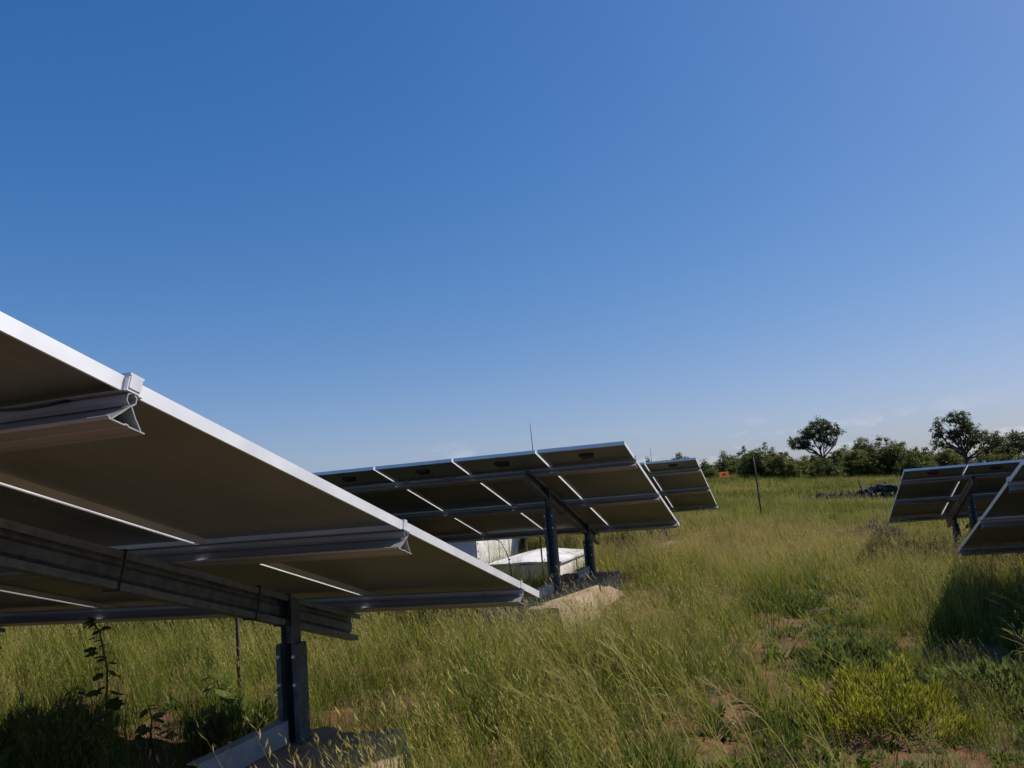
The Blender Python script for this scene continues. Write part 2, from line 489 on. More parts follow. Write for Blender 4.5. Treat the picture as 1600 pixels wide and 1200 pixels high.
bo = MB(); bo.tube([(0, -0.012, 0), (0, 0.011, 0)], 0.009, 6); BOLT = bo.mesh('bolt', M['clamp'])
def solar_table(T, side, label, goff=1.1):
    """T: outer upper corner (x, y, z over the eye); side -1 extends to -x, +1 to +x"""
    Tw = Vector((T[0], T[1], T[2] + CZ))
    bx = T[0] + side * 1.1
    base_z = min(gz(bx, T[1] + 1), gz(bx, T[1] + 2.8)) + 0.02
    root = empty('solar_table', (T[0], T[1], base_z))
    tag(root, label, 'solar array', 'rows of solar tables')
    o = Tw - Vector((T[0], T[1], base_z))                 # table corner relative to the root
    S = Vector((0, CT, -ST)); N = Vector((0, ST, CT)); X = Vector((1, 0, 0))
    def at(x, s, n): return o + X * x + S * s + N * n
    off = lambda k: -k if side < 0 else (k + 1 - GAP)     # x of the module's right edge
    for k in range(NCOL):
        for half in (0, 1):
            lm, fm = MOD[half]
            jit = random.uniform(-0.0018, 0.0018)
            p = at(off(k), 0 if half == 0 else SB + 0.024, jit)
            a = link('solar_module', lm, root, p, (ROT[0] + random.uniform(-0.0006, 0.0006), random.uniform(-0.0012, 0.0012), 0))
            link('frame', fm, a); link('junction_box', JB, a)
            if k < 6 and random.random() < (0.55 if T[1] > 3 else 0.12):
                for cm in CABLES[(k * 2 + half) % 4]: link('cable', cm, a)
    px = 0 if side < 0 else NCOL - GAP
    for s_ in PUR:
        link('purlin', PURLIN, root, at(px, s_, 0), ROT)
    for i, s_ in enumerate(PUR):
        e = link('end_clamp', ECLAMP_BIG if (i == 0) else ECLAMP, root, at(0, s_, 0), (ROT[0], 0, 0 if side < 0 else 0))
        if side > 0: e.scale = (-1, 1, 1)
        for k in range(1, NCOL):
            link('mid_clamp', MCLAMP, root, at(side * k + (GAP / 2 if side < 0 else -GAP / 2), s_, 0), ROT)
    for gi, gxo in enumerate((goff, 3.95, 6.8)):
        gxl = side * gxo
        link('girder', GIRDER, root, at(gxl, 0, 0), ROT)
        if gi == 0:
            for ty in (1.72, 2.62, 2.88):
                link('cable_tie', TIE, root, at(gxl, ty, 0), ROT)
        for dep, lo_len, bside in ((0.93, 0.94, -1), (2.76, 0.50, -1)):
            # pad top under this post
            y = T[1] + dep
            pz = -1.135 + CZ if side < 0 else gz(T[0] + gxl, y) + 0.08
            if gi > 0: pz = gz(T[0] + gxl, y) - 0.06        # inner posts are set straight into the ground
            s_at = dep / CT
            topz = (Tw + S * s_at + N * -0.262).z
            h = topz - pz
            lz = pz - base_z
            yb = dep
            # narrow inner post
            up = MB()
            up.strip([(-0.030, -0.045), (-0.030, 0.030), (0.030, 0.030), (0.030, -0.045)], 0.004, 'z', lz + 0.02, lz + h + 0.12)
            up.box(-0.026, 0.026, -0.012, 0.026, lz + h - 0.10, lz + h + 0.02)
            meu = up.mesh('upper_post', M['postgalv']); fix_normals(meu)
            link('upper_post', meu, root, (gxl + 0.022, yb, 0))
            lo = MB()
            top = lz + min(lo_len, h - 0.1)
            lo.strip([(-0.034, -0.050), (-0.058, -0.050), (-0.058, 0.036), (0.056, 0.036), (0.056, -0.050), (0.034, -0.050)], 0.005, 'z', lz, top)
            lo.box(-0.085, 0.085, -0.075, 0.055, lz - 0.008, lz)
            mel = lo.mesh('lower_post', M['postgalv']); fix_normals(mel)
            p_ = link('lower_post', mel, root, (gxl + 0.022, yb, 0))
            if gi == 0:
                for bz in (top - 0.06, top - 0.20):
                    for bxx in (-0.046, 0.045):
                        link('bolt', BOLT, p_, (bxx, -0.054, bz))
            if gi > 0: continue
            bb = MB()
            bb.strip([(0.03, 0.004), (-0.03, 0.004), (-0.03, 0.105), (0.03, 0.105)], 0.005, 'y', yb - 0.74, yb - 0.075)
            meb = bb.mesh('base_beam', M['beam']); fix_normals(meb)
            if side < 0:
                # closed face towards the aisle
                for v in meb.vertices: v.co.x = -v.co.x
                fix_normals(meb)
            link('base_beam', meb, root, (gxl - 0.005, 0, lz))
    return root

TABLES = [((-1.486, 1.030, 0.501), -1, 'nearest solar table on the left, its sunlit end frame cutting across the sky'),
          ((-1.609, 8.612, 0.479), -1, 'middle solar table left of the aisle, twin posts on a pale concrete footing'),
          ((-1.649, 16.051, 0.455), -1, 'farthest solar table left of the aisle, partly hidden by the one before it'),
          ((1.912, 15.729, -0.091), 1, 'far solar table right of the aisle with one bright seam down its back'),
          ((1.900, 8.033, -0.062), 1, 'near solar table at the right edge casting a shadow on the grass')]
for i_, t in enumerate(TABLES): solar_table(*t, goff=1.19 if i_ in (1, 2) else 1.1)

# concrete footings (rough poured, splayed sides)
def concrete_pad(x0, x1, y0, y1, ztop, zbot, label, seed):
    r_ = np.random.default_rng(seed)
    nxs, nys = 14, 34
    cx, cy = (x0 + x1) / 2, (y0 + y1) / 2
    hx, hy = (x1 - x0) / 2, (y1 - y0) / 2
    vs = []; fs = []
    prof = [(1.0, 0.0), (1.0, 0.012), ]
    # rings from top centre outwards
    rings = [(0.0, 0), (0.35, 0), (0.65, 0), (0.9, 0), (0.985, 0), (1.0, 0.03), (1.05, 0.3), (1.12, 0.62), (1.2, 0.9), (1.26, 1.0)]
    n = 72
    for ri, (k, dn) in enumerate(rings):
        for j in range(n):
            a = 2 * math.pi * j / n
            c, s_ = math.cos(a), math.sin(a)
            m = max(abs(c), abs(s_))
            ux, uy = c / m, s_ / m
            e = (k - 1) * 0.45 if k > 1 else 0
            kk = min(k, 1.0)
            wob = 0.035 * math.sin(3.1 * a + seed) + 0.03 * math.sin(7 * a + 2 * seed) + 0.010 * math.sin(17 * a + seed) + 0.004 * r_.standard_normal()
            x = cx + ux * (hx * kk + e) + ux * wob * k
            y = cy + uy * (hy * kk + e) + uy * wob * k
            z = ztop - dn * (ztop - zbot) + (0.010 * r_.standard_normal() if dn > 0.1 else 0.002 * r_.standard_normal())
            vs.append((x, y, z))
    for ri in range(len(rings) - 1):
        for j in range(n):
            j2 = (j + 1) % n
            fs.append((ri*n+j, (ri+1)*n+j, (ri+1)*n+j2, ri*n+j2))
    mb = MB(); mb.add(vs, fs)
    o = mb.build('concrete_pad', M['concrete'], smooth=True)
    o.data.set_sharp_from_angle(angle=R(38))
    fix_normals(o.data)
    return tag(o, label, 'concrete footing', 'concrete footings under the tables')
PADS = []
pad_labels = ['rough concrete footing under the nearest table, front corner catching the sun',
              'sunlit tan concrete footing under the twin posts of the middle left table',
              'concrete footing under the farthest table left of the aisle, low in grass']
for (T, side, _), lb, sdv in zip(TABLES[:3], pad_labels, (1, 2, 3)):
    xa, xb = (T[0] - 1.26, T[0] - 0.62) if sdv == 1 else (T[0] - 1.60, T[0] - 0.76)
    ya, yb = T[1] - 0.4, T[1] + 2.98
    zb = min(gz(xb, ya), gz(xb, yb)) - 0.08
    concrete_pad(xa, xb, ya, yb, -1.143 + CZ, zb, lb, sdv); PADS.append((xa, xb, ya, yb))
    # the inner footings of the same table (out of the picture, hidden behind the first)
for (T, side, _), lb, sdv in zip(TABLES[3:], ['low concrete footing under the far table right of the aisle', 'low concrete footing under the near table at the right edge'], (4, 5)):
    xa, xb = T[0] + 0.75, T[0] + 1.5
    ya, yb = T[1] + 0.12, T[1] + 3.12
    zt = max(gz(T[0] + 1.1, T[1] + 0.93), gz(T[0] + 1.1, T[1] + 2.76)) + 0.07
    concrete_pad(xa, xb, ya, yb, zt, zt - 0.3, lb, sdv); PADS.append((xa, xb, ya, yb))

# ------------------------------------------------------------------ lightning rods, fence post, sign
def lightning_rod(x, y, ztop, label, plain=False):
    z0 = gz(x, y)
    root = empty('lightning_rod', (x, y, z0)); tag(root, label, 'lightning rod', 'lightning rods behind the tables')
    h = ztop - z0
    if plain:
        a = MB(); a.tube([(0, 0, -0.05), (0.002, 0, h * 0.5), (0.0, 0, h)], 0.0135, 8); a.build('pole', M['bark'], root, smooth=True)
        a = MB(); a.tube([(0, 0, h), (0, 0, h + 0.02)], 0.018, 8); a.build('cap', M['bark'], root)
        return
    a = MB(); a.tube([(0, 0, -0.05), (0, 0, h * 0.45), (0.004, 0, h - 0.55)], 0.013, 8); a.build('pole', M['bark'], root, smooth=True)
    a = MB(); a.tube([(0.004, 0, h - 0.55), (0.0, 0, h - 0.25), (-0.006, 0, h)], [0.0065, 0.006, 0.004], 6); a.build('needle', M['bark'], root, smooth=True)
    a = MB(); a.tube([(0.003, 0, h - 0.60), (0.003, 0, h - 0.50)], 0.019, 8); a.build('collar', M['clamp'], root)
lightning_rod(-3.72, 4.86, -0.30 + CZ, 'thin dark upright pole under the nearest table, left of its post', True)
lightning_rod(-3.86, 12.62, 1.17 + CZ, 'thin needle rising above the top edge of the middle left table')
lightning_rod(-3.13, 20.1, 0.93 + CZ, 'thin short needle between the middle and farthest left tables')
lightning_rod(3.98, 19.75, 0.45 + CZ, 'faint thin needle above the far right table in front of the tree')

px_, py_ = -1.0, 28.5
z0 = gz(px_, py_)
r0 = empty('fence_post', (px_, py_, z0)); tag(r0, 'thin dark leaning fence post standing alone in the open grass', 'fence post')
a = MB(); a.tube([(0, 0, -0.1), (-0.02, 0, 0.7), (-0.025, 0, 1.4), (-0.05, 0, 2.05)], [0.030, 0.028, 0.026, 0.022], 8); a.build('post', M['bark'], r0, smooth=True)
for zz in (0.55, 1.35):
    a = MB(); a.tube([(-0.055, -0.02, zz), (0.02, -0.035, zz + 0.02)], 0.012, 5); a.build('wire_staple', M['galv'], r0)

sx_, sy_ = -4.55, 63.0
z0 = gz(sx_, sy_)
r0 = empty('orange_sign', (sx_, sy_, z0), 0.80); tag(r0, 'small orange sign board with dark red mark before the bushes', 'sign')
zc = 0.42 + CZ - z0
a = MB(); a.box(-0.46, 0.46, -0.012, 0.012, zc - 0.19, zc + 0.19); a.build('board', M['orange'], r0)
a = MB()
nn = 20
ring = [(0.23 * math.cos(2*math.pi*k/nn), -0.0125, zc + 0.085 * math.sin(2*math.pi*k/nn)) for k in range(nn)] + \
       [(0.23 * math.cos(2*math.pi*k/nn), -0.017, zc + 0.085 * math.sin(2*math.pi*k/nn)) for k in range(nn)]
a.add(ring, [(k, (k+1) % nn, nn + (k+1) % nn, nn + k) for k in range(nn)] + [tuple(range(nn, 2*nn))])
a.build('painted_mark', M['signred'], r0)
for sx2 in (-0.25, 0.25):
    a = MB(); a.box(sx2 - 0.02, sx2 + 0.02, 0.013, 0.05, -0.1, zc + 0.18); a.build('leg', M['galv'], r0)

# ------------------------------------------------------------------ white structures behind the middle table
x0, x1, y0, y1 = -7.6, -5.3, 13.5, 15.8
zg = min(gz(x0, y0), gz(x1, y0)) - 0.05
r0 = empty('equipment_cabinet', ((x0 + x1) / 2, (y0 + y1) / 2, zg)); tag(r0, 'white riveted metal cabinet seen under the middle left table', 'cabinet')
hx, hy = (x1 - x0) / 2, (y1 - y0) / 2
hz = -0.12 + CZ - zg
a = MB(); a.box(-hx, hx, -hy, hy, 0, hz); a.build('body', M['white'], r0)
a = MB(); a.box(-hx - 0.05, hx + 0.05, -hy - 0.05, hy + 0.05, hz, hz + 0.05); a.build('lid', M['white'], r0)
for k in range(2):
    a = MB(); a.box(-hx + 0.06 + k * hx, -0.06 + k * hx, -hy - 0.02, -hy - 0.001, 0.12, hz - 0.06)
    dd = a.build('door', M['white'], r0)
    a = MB(); xk = -0.12 if k == 0 else 0.12
    a.box(xk - 0.015, xk + 0.015, -hy - 0.045, -hy - 0.02, hz * 0.5, hz * 0.5 + 0.14); a.build('handle', M['galv'], dd)
for k in range(9):
    zz = 0.10 + k * (hz - 0.2) / 8
    a = MB(); a.tube([(hx - 0.002, -hy + 0.05, zz), (hx + 0.010, -hy + 0.05, zz)], 0.016, 8); a.build('rivet', M['galv'], r0)
for k in range(1, 4):
    yy = -hy + 2 * hy * k / 4
    a = MB(); a.box(hx + 0.001, hx + 0.012, yy - 0.012, yy + 0.012, 0.05, hz - 0.03); a.build('seam_strip', M['white'], r0)

x0, x1, y0, y1 = -4.98, -3.62, 12.86, 15.15
zg = gz(x1, y0) - 0.06
r0 = empty('covered_vault', ((x0 + x1) / 2, (y0 + y1) / 2, zg)); tag(r0, 'low white vault with a shallow peaked lid in the grass under the table', 'vault')
hx, hy = (x1 - x0) / 2, (y1 - y0) / 2
ze = -1.07 + CZ - zg
a = MB(); a.box(-hx + 0.04, hx - 0.04, -hy + 0.04, hy - 0.04, 0, ze - 0.03); a.build('wall', M['render'], r0)
for (sgn) in (-1, 1):
    a = MB(); a.box(sgn * 0.02 - 0.03, sgn * 0.02 + 0.03, -hy + 0.036 - 0.02, -hy + 0.04 - 0.001, 0, ze - 0.032) if sgn > 0 else a.box(hx - 0.041, hx - 0.020, -0.03, 0.03, 0, ze - 0.032)
    a.build('wall_rib', M['render'], r0)
lidv = []
# lid of two slightly sagging sheets meeting at a seam, peak offset to the back left
for half in (0, 1):
    a = MB()
    ys = (-hy, 0.0) if half == 0 else (0.004, hy)
    N1 = 9
    vs = []; 
    for j in range(7):
        y = ys[0] + (ys[1] - ys[0]) * j / 6
        for i in range(N1):
            x = -hx + 2 * hx * i / (N1 - 1)
            pk = 0.14 * (1 - abs(x / hx) ** 1.3) * (1 - max(0, abs(y / hy)) ** 2 * 0.9)
            vs.append((x, y, ze + pk + 0.006 * random.uniform(-1, 1)))
    top = len(vs)
    vs += [(v[0], v[1], v[2] - 0.03) for v in vs]
    fs = []
    for j in range(6):
        for i in range(N1 - 1):
            q = (j*N1+i, j*N1+i+1, (j+1)*N1+i+1, (j+1)*N1+i); fs.append(q); fs.append(tuple(top + k for k in q[::-1]))
    edge = [i for i in range(N1)] + [j*N1+N1-1 for j in range(1, 7)] + [6*N1+i for i in range(N1-2, -1, -1)] + [j*N1 for j in range(5, 0, -1)]
    for k in range(len(edge)):
        e1, e2 = edge[k], edge[(k+1) % len(edge)]
        fs.append((e1, top + e1, top + e2, e2))
    a.add(vs, fs)
    o = a.build('lid_panel', M['white'], r0); fix_normals(o.data)

# ------------------------------------------------------------------ foliage builders
def leaves_mesh(name, P, Nrm, size, aspect, mat_, blade, droop=0.25):
    """P (n,3) centres, Nrm (n,3) leaf directions, size (n,), one bent leaf (2 quads) each"""
    n = len(P)
    d = Nrm / np.linalg.norm(Nrm, axis=1)[:, None]
    rv = rng.standard_normal((n, 3))
    s_ = np.cross(d, rv); s_ /= np.linalg.norm(s_, axis=1)[:, None] + 1e-9
    u = np.cross(s_, d)
    L = size[:, None]; W = (size * aspect)[:, None] * 0.5
    mid = P + d * L * 0.5
    v = np.stack([P, mid + s_ * W - u * L * 0.06, P + d * L - np.array([0, 0, 1]) * L * droop, mid - s_ * W - u * L * 0.06], 1).reshape(-1, 3)
    f = np.arange(n * 4).reshape(n, 4)
    me = bpy.data.meshes.new(name)
    me.vertices.add(n * 4); me.vertices.foreach_set('co', v.ravel())
    me.loops.add(n * 4); me.loops.foreach_set('vertex_index', f.ravel())
    me.polygons.add(n); me.polygons.foreach_set('loop_start', np.arange(n) * 4); me.polygons.foreach_set('loop_total', np.full(n, 4))
    at = me.attributes.new('blade', 'FLOAT', 'POINT'); at.data.foreach_set('value', np.repeat(blade, 4).astype(np.float32))
    me.materials.append(mat_); me.update(); me.validate()
    return me

def blob_leaves(blobs, per_m3, size, clump=0.25, seed=0, sun_side=True):
    """scatter leaves in clumps through ellipsoid blobs (cx,cy,cz,rx,ry,rz)"""
    r_ = np.random.default_rng(seed)
    P = []; B = []
    for (cx, cy, cz, rx, ry, rz) in blobs:
        nclump = max(6, int(per_m3 * 4.19 * rx * ry * rz))
        v = r_.standard_normal((nclump, 3)); v /= np.linalg.norm(v, axis=1)[:, None]
        rad = r_.random(nclump) ** 0.45
        C = v * rad[:, None] * np.array([rx, ry, rz]) + np.array([cx, cy, cz])
        k = 26
        for c in C:
            cs = clump * r_.uniform(0.6, 1.3)
            q = r_.standard_normal((k, 3)) * cs * np.array([1, 1, 0.6]) * 0.55 + c
            P.append(q); B.append(np.clip(r_.uniform(0.1, 0.9) + r_.normal(0, 0.15, k), 0, 1))
    P = np.concatenate(P); B = np.concatenate(B)
    D = r_.standard_normal((len(P), 3)); D[:, 2] += 0.2
    S_ = size * r_.uniform(0.6, 1.3, len(P))
    return P, D, S_, B

def limb(mb, p, q, r0_, r1_, seed, wob=0.08, n=6, sides=7):
    r_ = random.Random(seed); p = Vector(p); q = Vector(q); L = (q - p).length
    pts = []; rs = []
    for i in range(n):
        t = i / (n - 1)
        w_ = Vector((r_.uniform(-1, 1), r_.uniform(-1, 1), r_.uniform(-0.5, 0.5))) * wob * L * math.sin(math.pi * t)
        pts.append(p.lerp(q, t) + w_); rs.append(r0_ + (r1_ - r0_) * t)
    mb.tube(pts, rs, sides)
    return pts

def tree(base, blobs, trunk_top, r_base, label, matk, dens, leaf, seed, group='trees on the skyline', clump=0.28, cat='tree', forks=None):
    bx, by = base
    z0 = gz(bx, by) - 0.05
    root = empty('savanna_tree' if cat == 'tree' else 'bush', (bx, by, z0)); tag(root, label, cat, group)
    P, D, S_, B = blob_leaves(blobs, dens, leaf, clump, seed)
    link('crown', leaves_mesh('crown', P, D, S_, 0.55, M[matk], B), root)
    mb = MB()
    tt = Vector(trunk_top)
    tr = limb(mb, (0, 0, -0.1), tt, r_base, r_base * 0.62, seed, 0.05)
    for i, b_ in enumerate(blobs):
        start = tt if i % 2 == 0 else tr[-2]
        e = Vector(b_[:3])
        pts = limb(mb, start, e, r_base * 0.5, r_base * 0.13, seed + i + 5, 0.10)
        for j in range(4):
            rr = random.Random(seed * 31 + i * 7 + j)
            q = e + Vector((rr.uniform(-1, 1) * b_[3], rr.uniform(-1, 1) * b_[4], rr.uniform(-0.5, 0.9) * b_[5])) * 0.75
            limb(mb, pts[rr.choice((2, 3, 4))], q, r_base * 0.2, r_base * 0.05, seed + i * 9 + j, 0.12, 5, 5)
    mb.build('trunk', M['bark'], root, smooth=True)
    return root

# big lone tree: leaning trunk forking in two, wide crown in layers
tree((2.55, 72.0), [(-1.35, 0, 3.1, 0.95, 0.9, 0.55), (-0.55, 0.2, 3.9, 0.9, 0.9, 0.6), (0.35, -0.2, 4.45, 0.85, 0.9, 0.62), (1.15, 0.1, 3.95, 0.85, 0.8, 0.55),
                    (0.2, 0.3, 3.45, 1.1, 0.9, 0.5), (1.0, -0.1, 3.0, 0.55, 0.6, 0.4), (-0.9, -0.2, 2.75, 0.7, 0.6, 0.35), (1.75, 0.2, 3.75, 0.4, 0.5, 0.3), (-1.75, 0.1, 3.35, 0.5, 0.5, 0.35)],
     (0.25, 0, 1.75), 0.15, 'dark spreading tree with forked trunk alone on the skyline', 'tree', 38, 0.125, 3, clump=0.18)
# taller ragged tree on the right
tree((13.2, 71.0), [(-1.75, 0, 3.35, 0.62, 0.6, 0.75), (-1.5, 0.2, 4.25, 0.5, 0.5, 0.35), (-2.0, 0.1, 2.55, 0.6, 0.5, 0.4), (-0.2, 0, 4.35, 0.9, 0.8, 0.65), (0.25, 0.2, 3.55, 1.0, 0.9, 0.7),
                    (-0.6, -0.2, 3.0, 0.8, 0.8, 0.55), (1.0, 0, 2.75, 0.9, 0.8, 0.55), (2.0, 0.2, 2.6, 0.75, 0.6, 0.55), (0.2, 0.1, 2.3, 0.8, 0.8, 0.5), (2.5, 0, 2.2, 0.5, 0.5, 0.4), (-1.1, 0.1, 2.3, 0.4, 0.4, 0.3)],
     (-0.1, 0, 1.5), 0.17, 'tall ragged tree with open gaps behind the far right table', 'tree', 38, 0.125, 8, clump=0.18)
tree((17.3, 74.0), [(-0.2, 0, 2.6, 0.7, 0.6, 0.45), (0.5, 0.1, 2.2, 0.9, 0.7, 0.6), (0.1, 0, 1.6, 1.0, 0.8, 0.6)],
     (0.05, 0, 1.0), 0.10, 'small dark tree at the right edge of the picture', 'tree', 30, 0.15, 12)
tree((-16.3, 63.0), [(0, 0, 3.15, 0.8, 0.7, 0.36), (-0.7, 0.1, 2.7, 0.8, 0.7, 0.5), (0.7, 0, 2.6, 0.9, 0.7, 0.5)],
     (0.05, 0, 1.4), 0.12, 'leafy treetop just showing over the middle left table', 'bush2', 28, 0.15, 14)

# bushes along the far side of the field: (x, y, half width, top above ground, material, label)
BUSH = [(-9.9, 67.0, 1.25, 2.55, 'bush2', 'feathery bush top showing above the farthest left table'),
        (-7.9, 66.0, 1.05, 2.45, 'bush', 'rounded bush top at the corner of the farthest left table'),
        (-6.35, 68.0, 1.0, 1.85, 'bush', 'low dark bush between the farthest left table and the orange sign'),
        (-5.0, 73.0, 1.0, 1.75, 'bush', 'far bush standing behind the orange sign'),
        (-3.3, 74.0, 0.9, 1.7, 'bush2', 'small far bush right of the orange sign'),
        (-2.3, 66.0, 1.35, 2.15, 'bush', 'dark bush directly behind the lone fence post'),
        (-0.5, 65.5, 1.3, 2.05, 'bush2', 'spreading green bush just right of the fence post'),
        (0.8, 74.0, 1.3, 1.9, 'bush', 'deep green bush left of the lone tree, set back'),
        (2.9, 67.5, 1.25, 2.2, 'bush', 'dense bush at the foot of the lone forked tree'),
        (5.3, 69.0, 1.6, 2.65, 'bush2', 'big olive bush left of the tallest bush, behind the dead log'),
        (7.6, 69.5, 1.55, 2.85, 'bush', 'tallest bush of the hedge, with a knobby top'),
        (9.4, 71.0, 1.3, 2.3, 'bush2', 'olive bush left of the ragged tree'),
        (11.0, 68.5, 1.2, 2.25, 'bush2', 'light olive bush in front of the ragged tree'),
        (14.7, 68.0, 1.5, 2.05, 'bush2', 'broad olive bush right of the ragged tree'),
        (17.0, 69.0, 1.4, 1.9, 'bush', 'low green bush behind the right edge of the far right table'),
        (-4.2, 79.0, 1.5, 1.75, 'bush2', 'hazy far bush in the gap behind the orange sign'),
        (-0.9, 78.5, 1.5, 2.25, 'bush', 'far bush filling the gap right of the fence post'),
        (1.9, 79.0, 1.6, 2.3, 'bush2', 'far olive bush left of the lone tree trunk'),
        (4.3, 74.0, 1.5, 2.45, 'bush', 'dark bush in the gap right of the lone tree'),
        (6.5, 75.5, 1.5, 2.95, 'bush2', 'olive bush behind the tallest bush, left of its knob'),
        (8.9, 66.5, 1.2, 2.2, 'bush', 'dark bush just above the left corner of the far right table'),
        (12.6, 74.5, 1.5, 2.5, 'bush', 'dark bush behind the trunk of the ragged tree'),
        (16.0, 75.0, 1.5, 2.5, 'bush2', 'olive bush left of the small tree at the right edge'),
        (20.2, 70.0, 1.8, 2.4, 'bush2', None), (24.0, 71.0, 1.9, 2.5, 'bush', None), (28.5, 70.0, 2.0, 2.6, 'bush2', None),
        (-12.6, 68.0, 1.5, 2.2, 'bush', None), (-15.4, 70.0, 1.6, 2.3, 'bush2', None), (-19.5, 69.0, 1.8, 2.4, 'bush', None), (-24.0, 71.0, 1.9, 2.3, 'bush2', None)]
HIDDEN = ['first hedge bush beyond the right edge of the picture', 'second hedge bush beyond the right edge of the picture', 'third hedge bush beyond the right edge of the picture',
          'hedge bush hidden by the farthest left table', 'hedge bush hidden behind the middle left table, right of the treetop', 'hedge bush hidden behind the middle left table, left of the treetop', 'leftmost hedge bush, hidden behind the nearest table']
for i, (bx, by, hw, tp, mk, lb) in enumerate(BUSH):
    r_ = random.Random(100 + i)
    tp *= r_.uniform(0.82, 1.2)
    bl = []
    nb = 7 if lb else 5
    for k in range(nb):
        t = (k + 0.5) / nb * 2 - 1
        hgt = tp * (1 - 0.25 * t * t) * r_.uniform(0.68, 1.0)
        rr = hw * r_.uniform(0.26, 0.50)
        bl.append((t * hw * 0.8, r_.uniform(-0.5, 0.5), hgt - rr * 0.75, rr, rr, rr * 0.85))
        bl.append((t * hw * 0.85, r_.uniform(-0.8, 0.2), max(0.25, hgt * 0.42), rr * 1.15, rr * 1.1, hgt * 0.38))
    for k in range(2):
        bl.append((r_.uniform(-0.8, 0.8) * hw, r_.uniform(-0.3, 0.3), tp * r_.uniform(0.8, 1.06) - 0.1, 0.16, 0.16, 0.3))
    if lb is None:
        lb = HIDDEN.pop(0)
    z0 = gz(bx, by) - 0.05
    root = empty('bush', (bx, by, z0)); tag(root, lb, 'bush', 'bushes along the field edge')
    P, D, S_, B = blob_leaves(bl, 42.0, 0.115, 0.17, 200 + i)
    link('crown', leaves_mesh('crown', P, D, S_, 0.6, M[mk], B), root)
    mb = MB()
    for k in range(5):
        e = bl[(k * 3) % len(bl)]
        limb(mb, (r_.uniform(-0.3, 0.3), r_.uniform(-0.2, 0.2), -0.05), e[:3], 0.05, 0.012, 300 + i * 5 + k, 0.10, 5, 5)
    mb.build('trunk', M['bark'], root, smooth=True)

# ------------------------------------------------------------------ fallen tree / charred brush heap
lx, ly = 2.4, 37.8
z0 = gz(lx, ly)
r0 = empty('fallen_tree', (lx, ly, z0)); tag(r0, 'charred fallen trunk with broken branches lying in the grass', 'dead log')
def lumpy(mb, pts, rads, n=12, seed=0, k=0.3):
    b0 = len(mb.v); mb.tube(pts, rads, n)
    r_ = random.Random(seed)
    for i in range(b0, len(mb.v)):
        v = mb.v[i]; mb.v[i] = tuple(c + r_.uniform(-1, 1) * k * 0.16 for c in v)
mb = MB()
pts = [(-2.0 + 0.24 * i, 0.12 * math.sin(i * 0.7), 0.17 + 0.10 * math.sin(i * 0.55 + 0.4) + 0.016 * i) for i in range(17)]
lumpy(mb, pts, [0.08 + 0.08 * math.sin(min(1, i / 6) * 1.5) + 0.04 * math.sin(i * 1.9) for i in range(17)], 12, 4, 0.35)
mb.build('trunk', M['deadwood'], r0)
for k in range(46):
    rr = random.Random(60 + k); x = -1.95 + k * 0.09
    mb = MB()
    lumpy(mb, [(x - 0.28 * rr.random(), -0.38, 0.0), (x, -0.30 + 0.1 * rr.random(), 0.12 + 0.14 * rr.random()), (x + rr.uniform(-0.3, 0.4), -0.12, 0.26 + 0.26 * rr.random())], [0.025, 0.032 + 0.03 * rr.random(), 0.012], 6, k, 0.14)
    mb.build('broken_limb', M['deadwood'], r0)
for k, (x, h, dx) in enumerate(((-2.1, 0.60, 0.02), (0.68, 0.98, -0.32), (0.70, 0.72, 0.14), (1.22, 0.62, 0.0), (1.55, 0.55, 0.03), (0.2, 0.52, -0.1), (-0.4, 0.55, 0.12))):
    mb = MB(); limb(mb, (x, 0, 0.15), (x + dx, 0.05, h), 0.055, 0.015, 70 + k, 0.14, 5, 6); mb.build('branch_stub', M['deadwood'], r0)

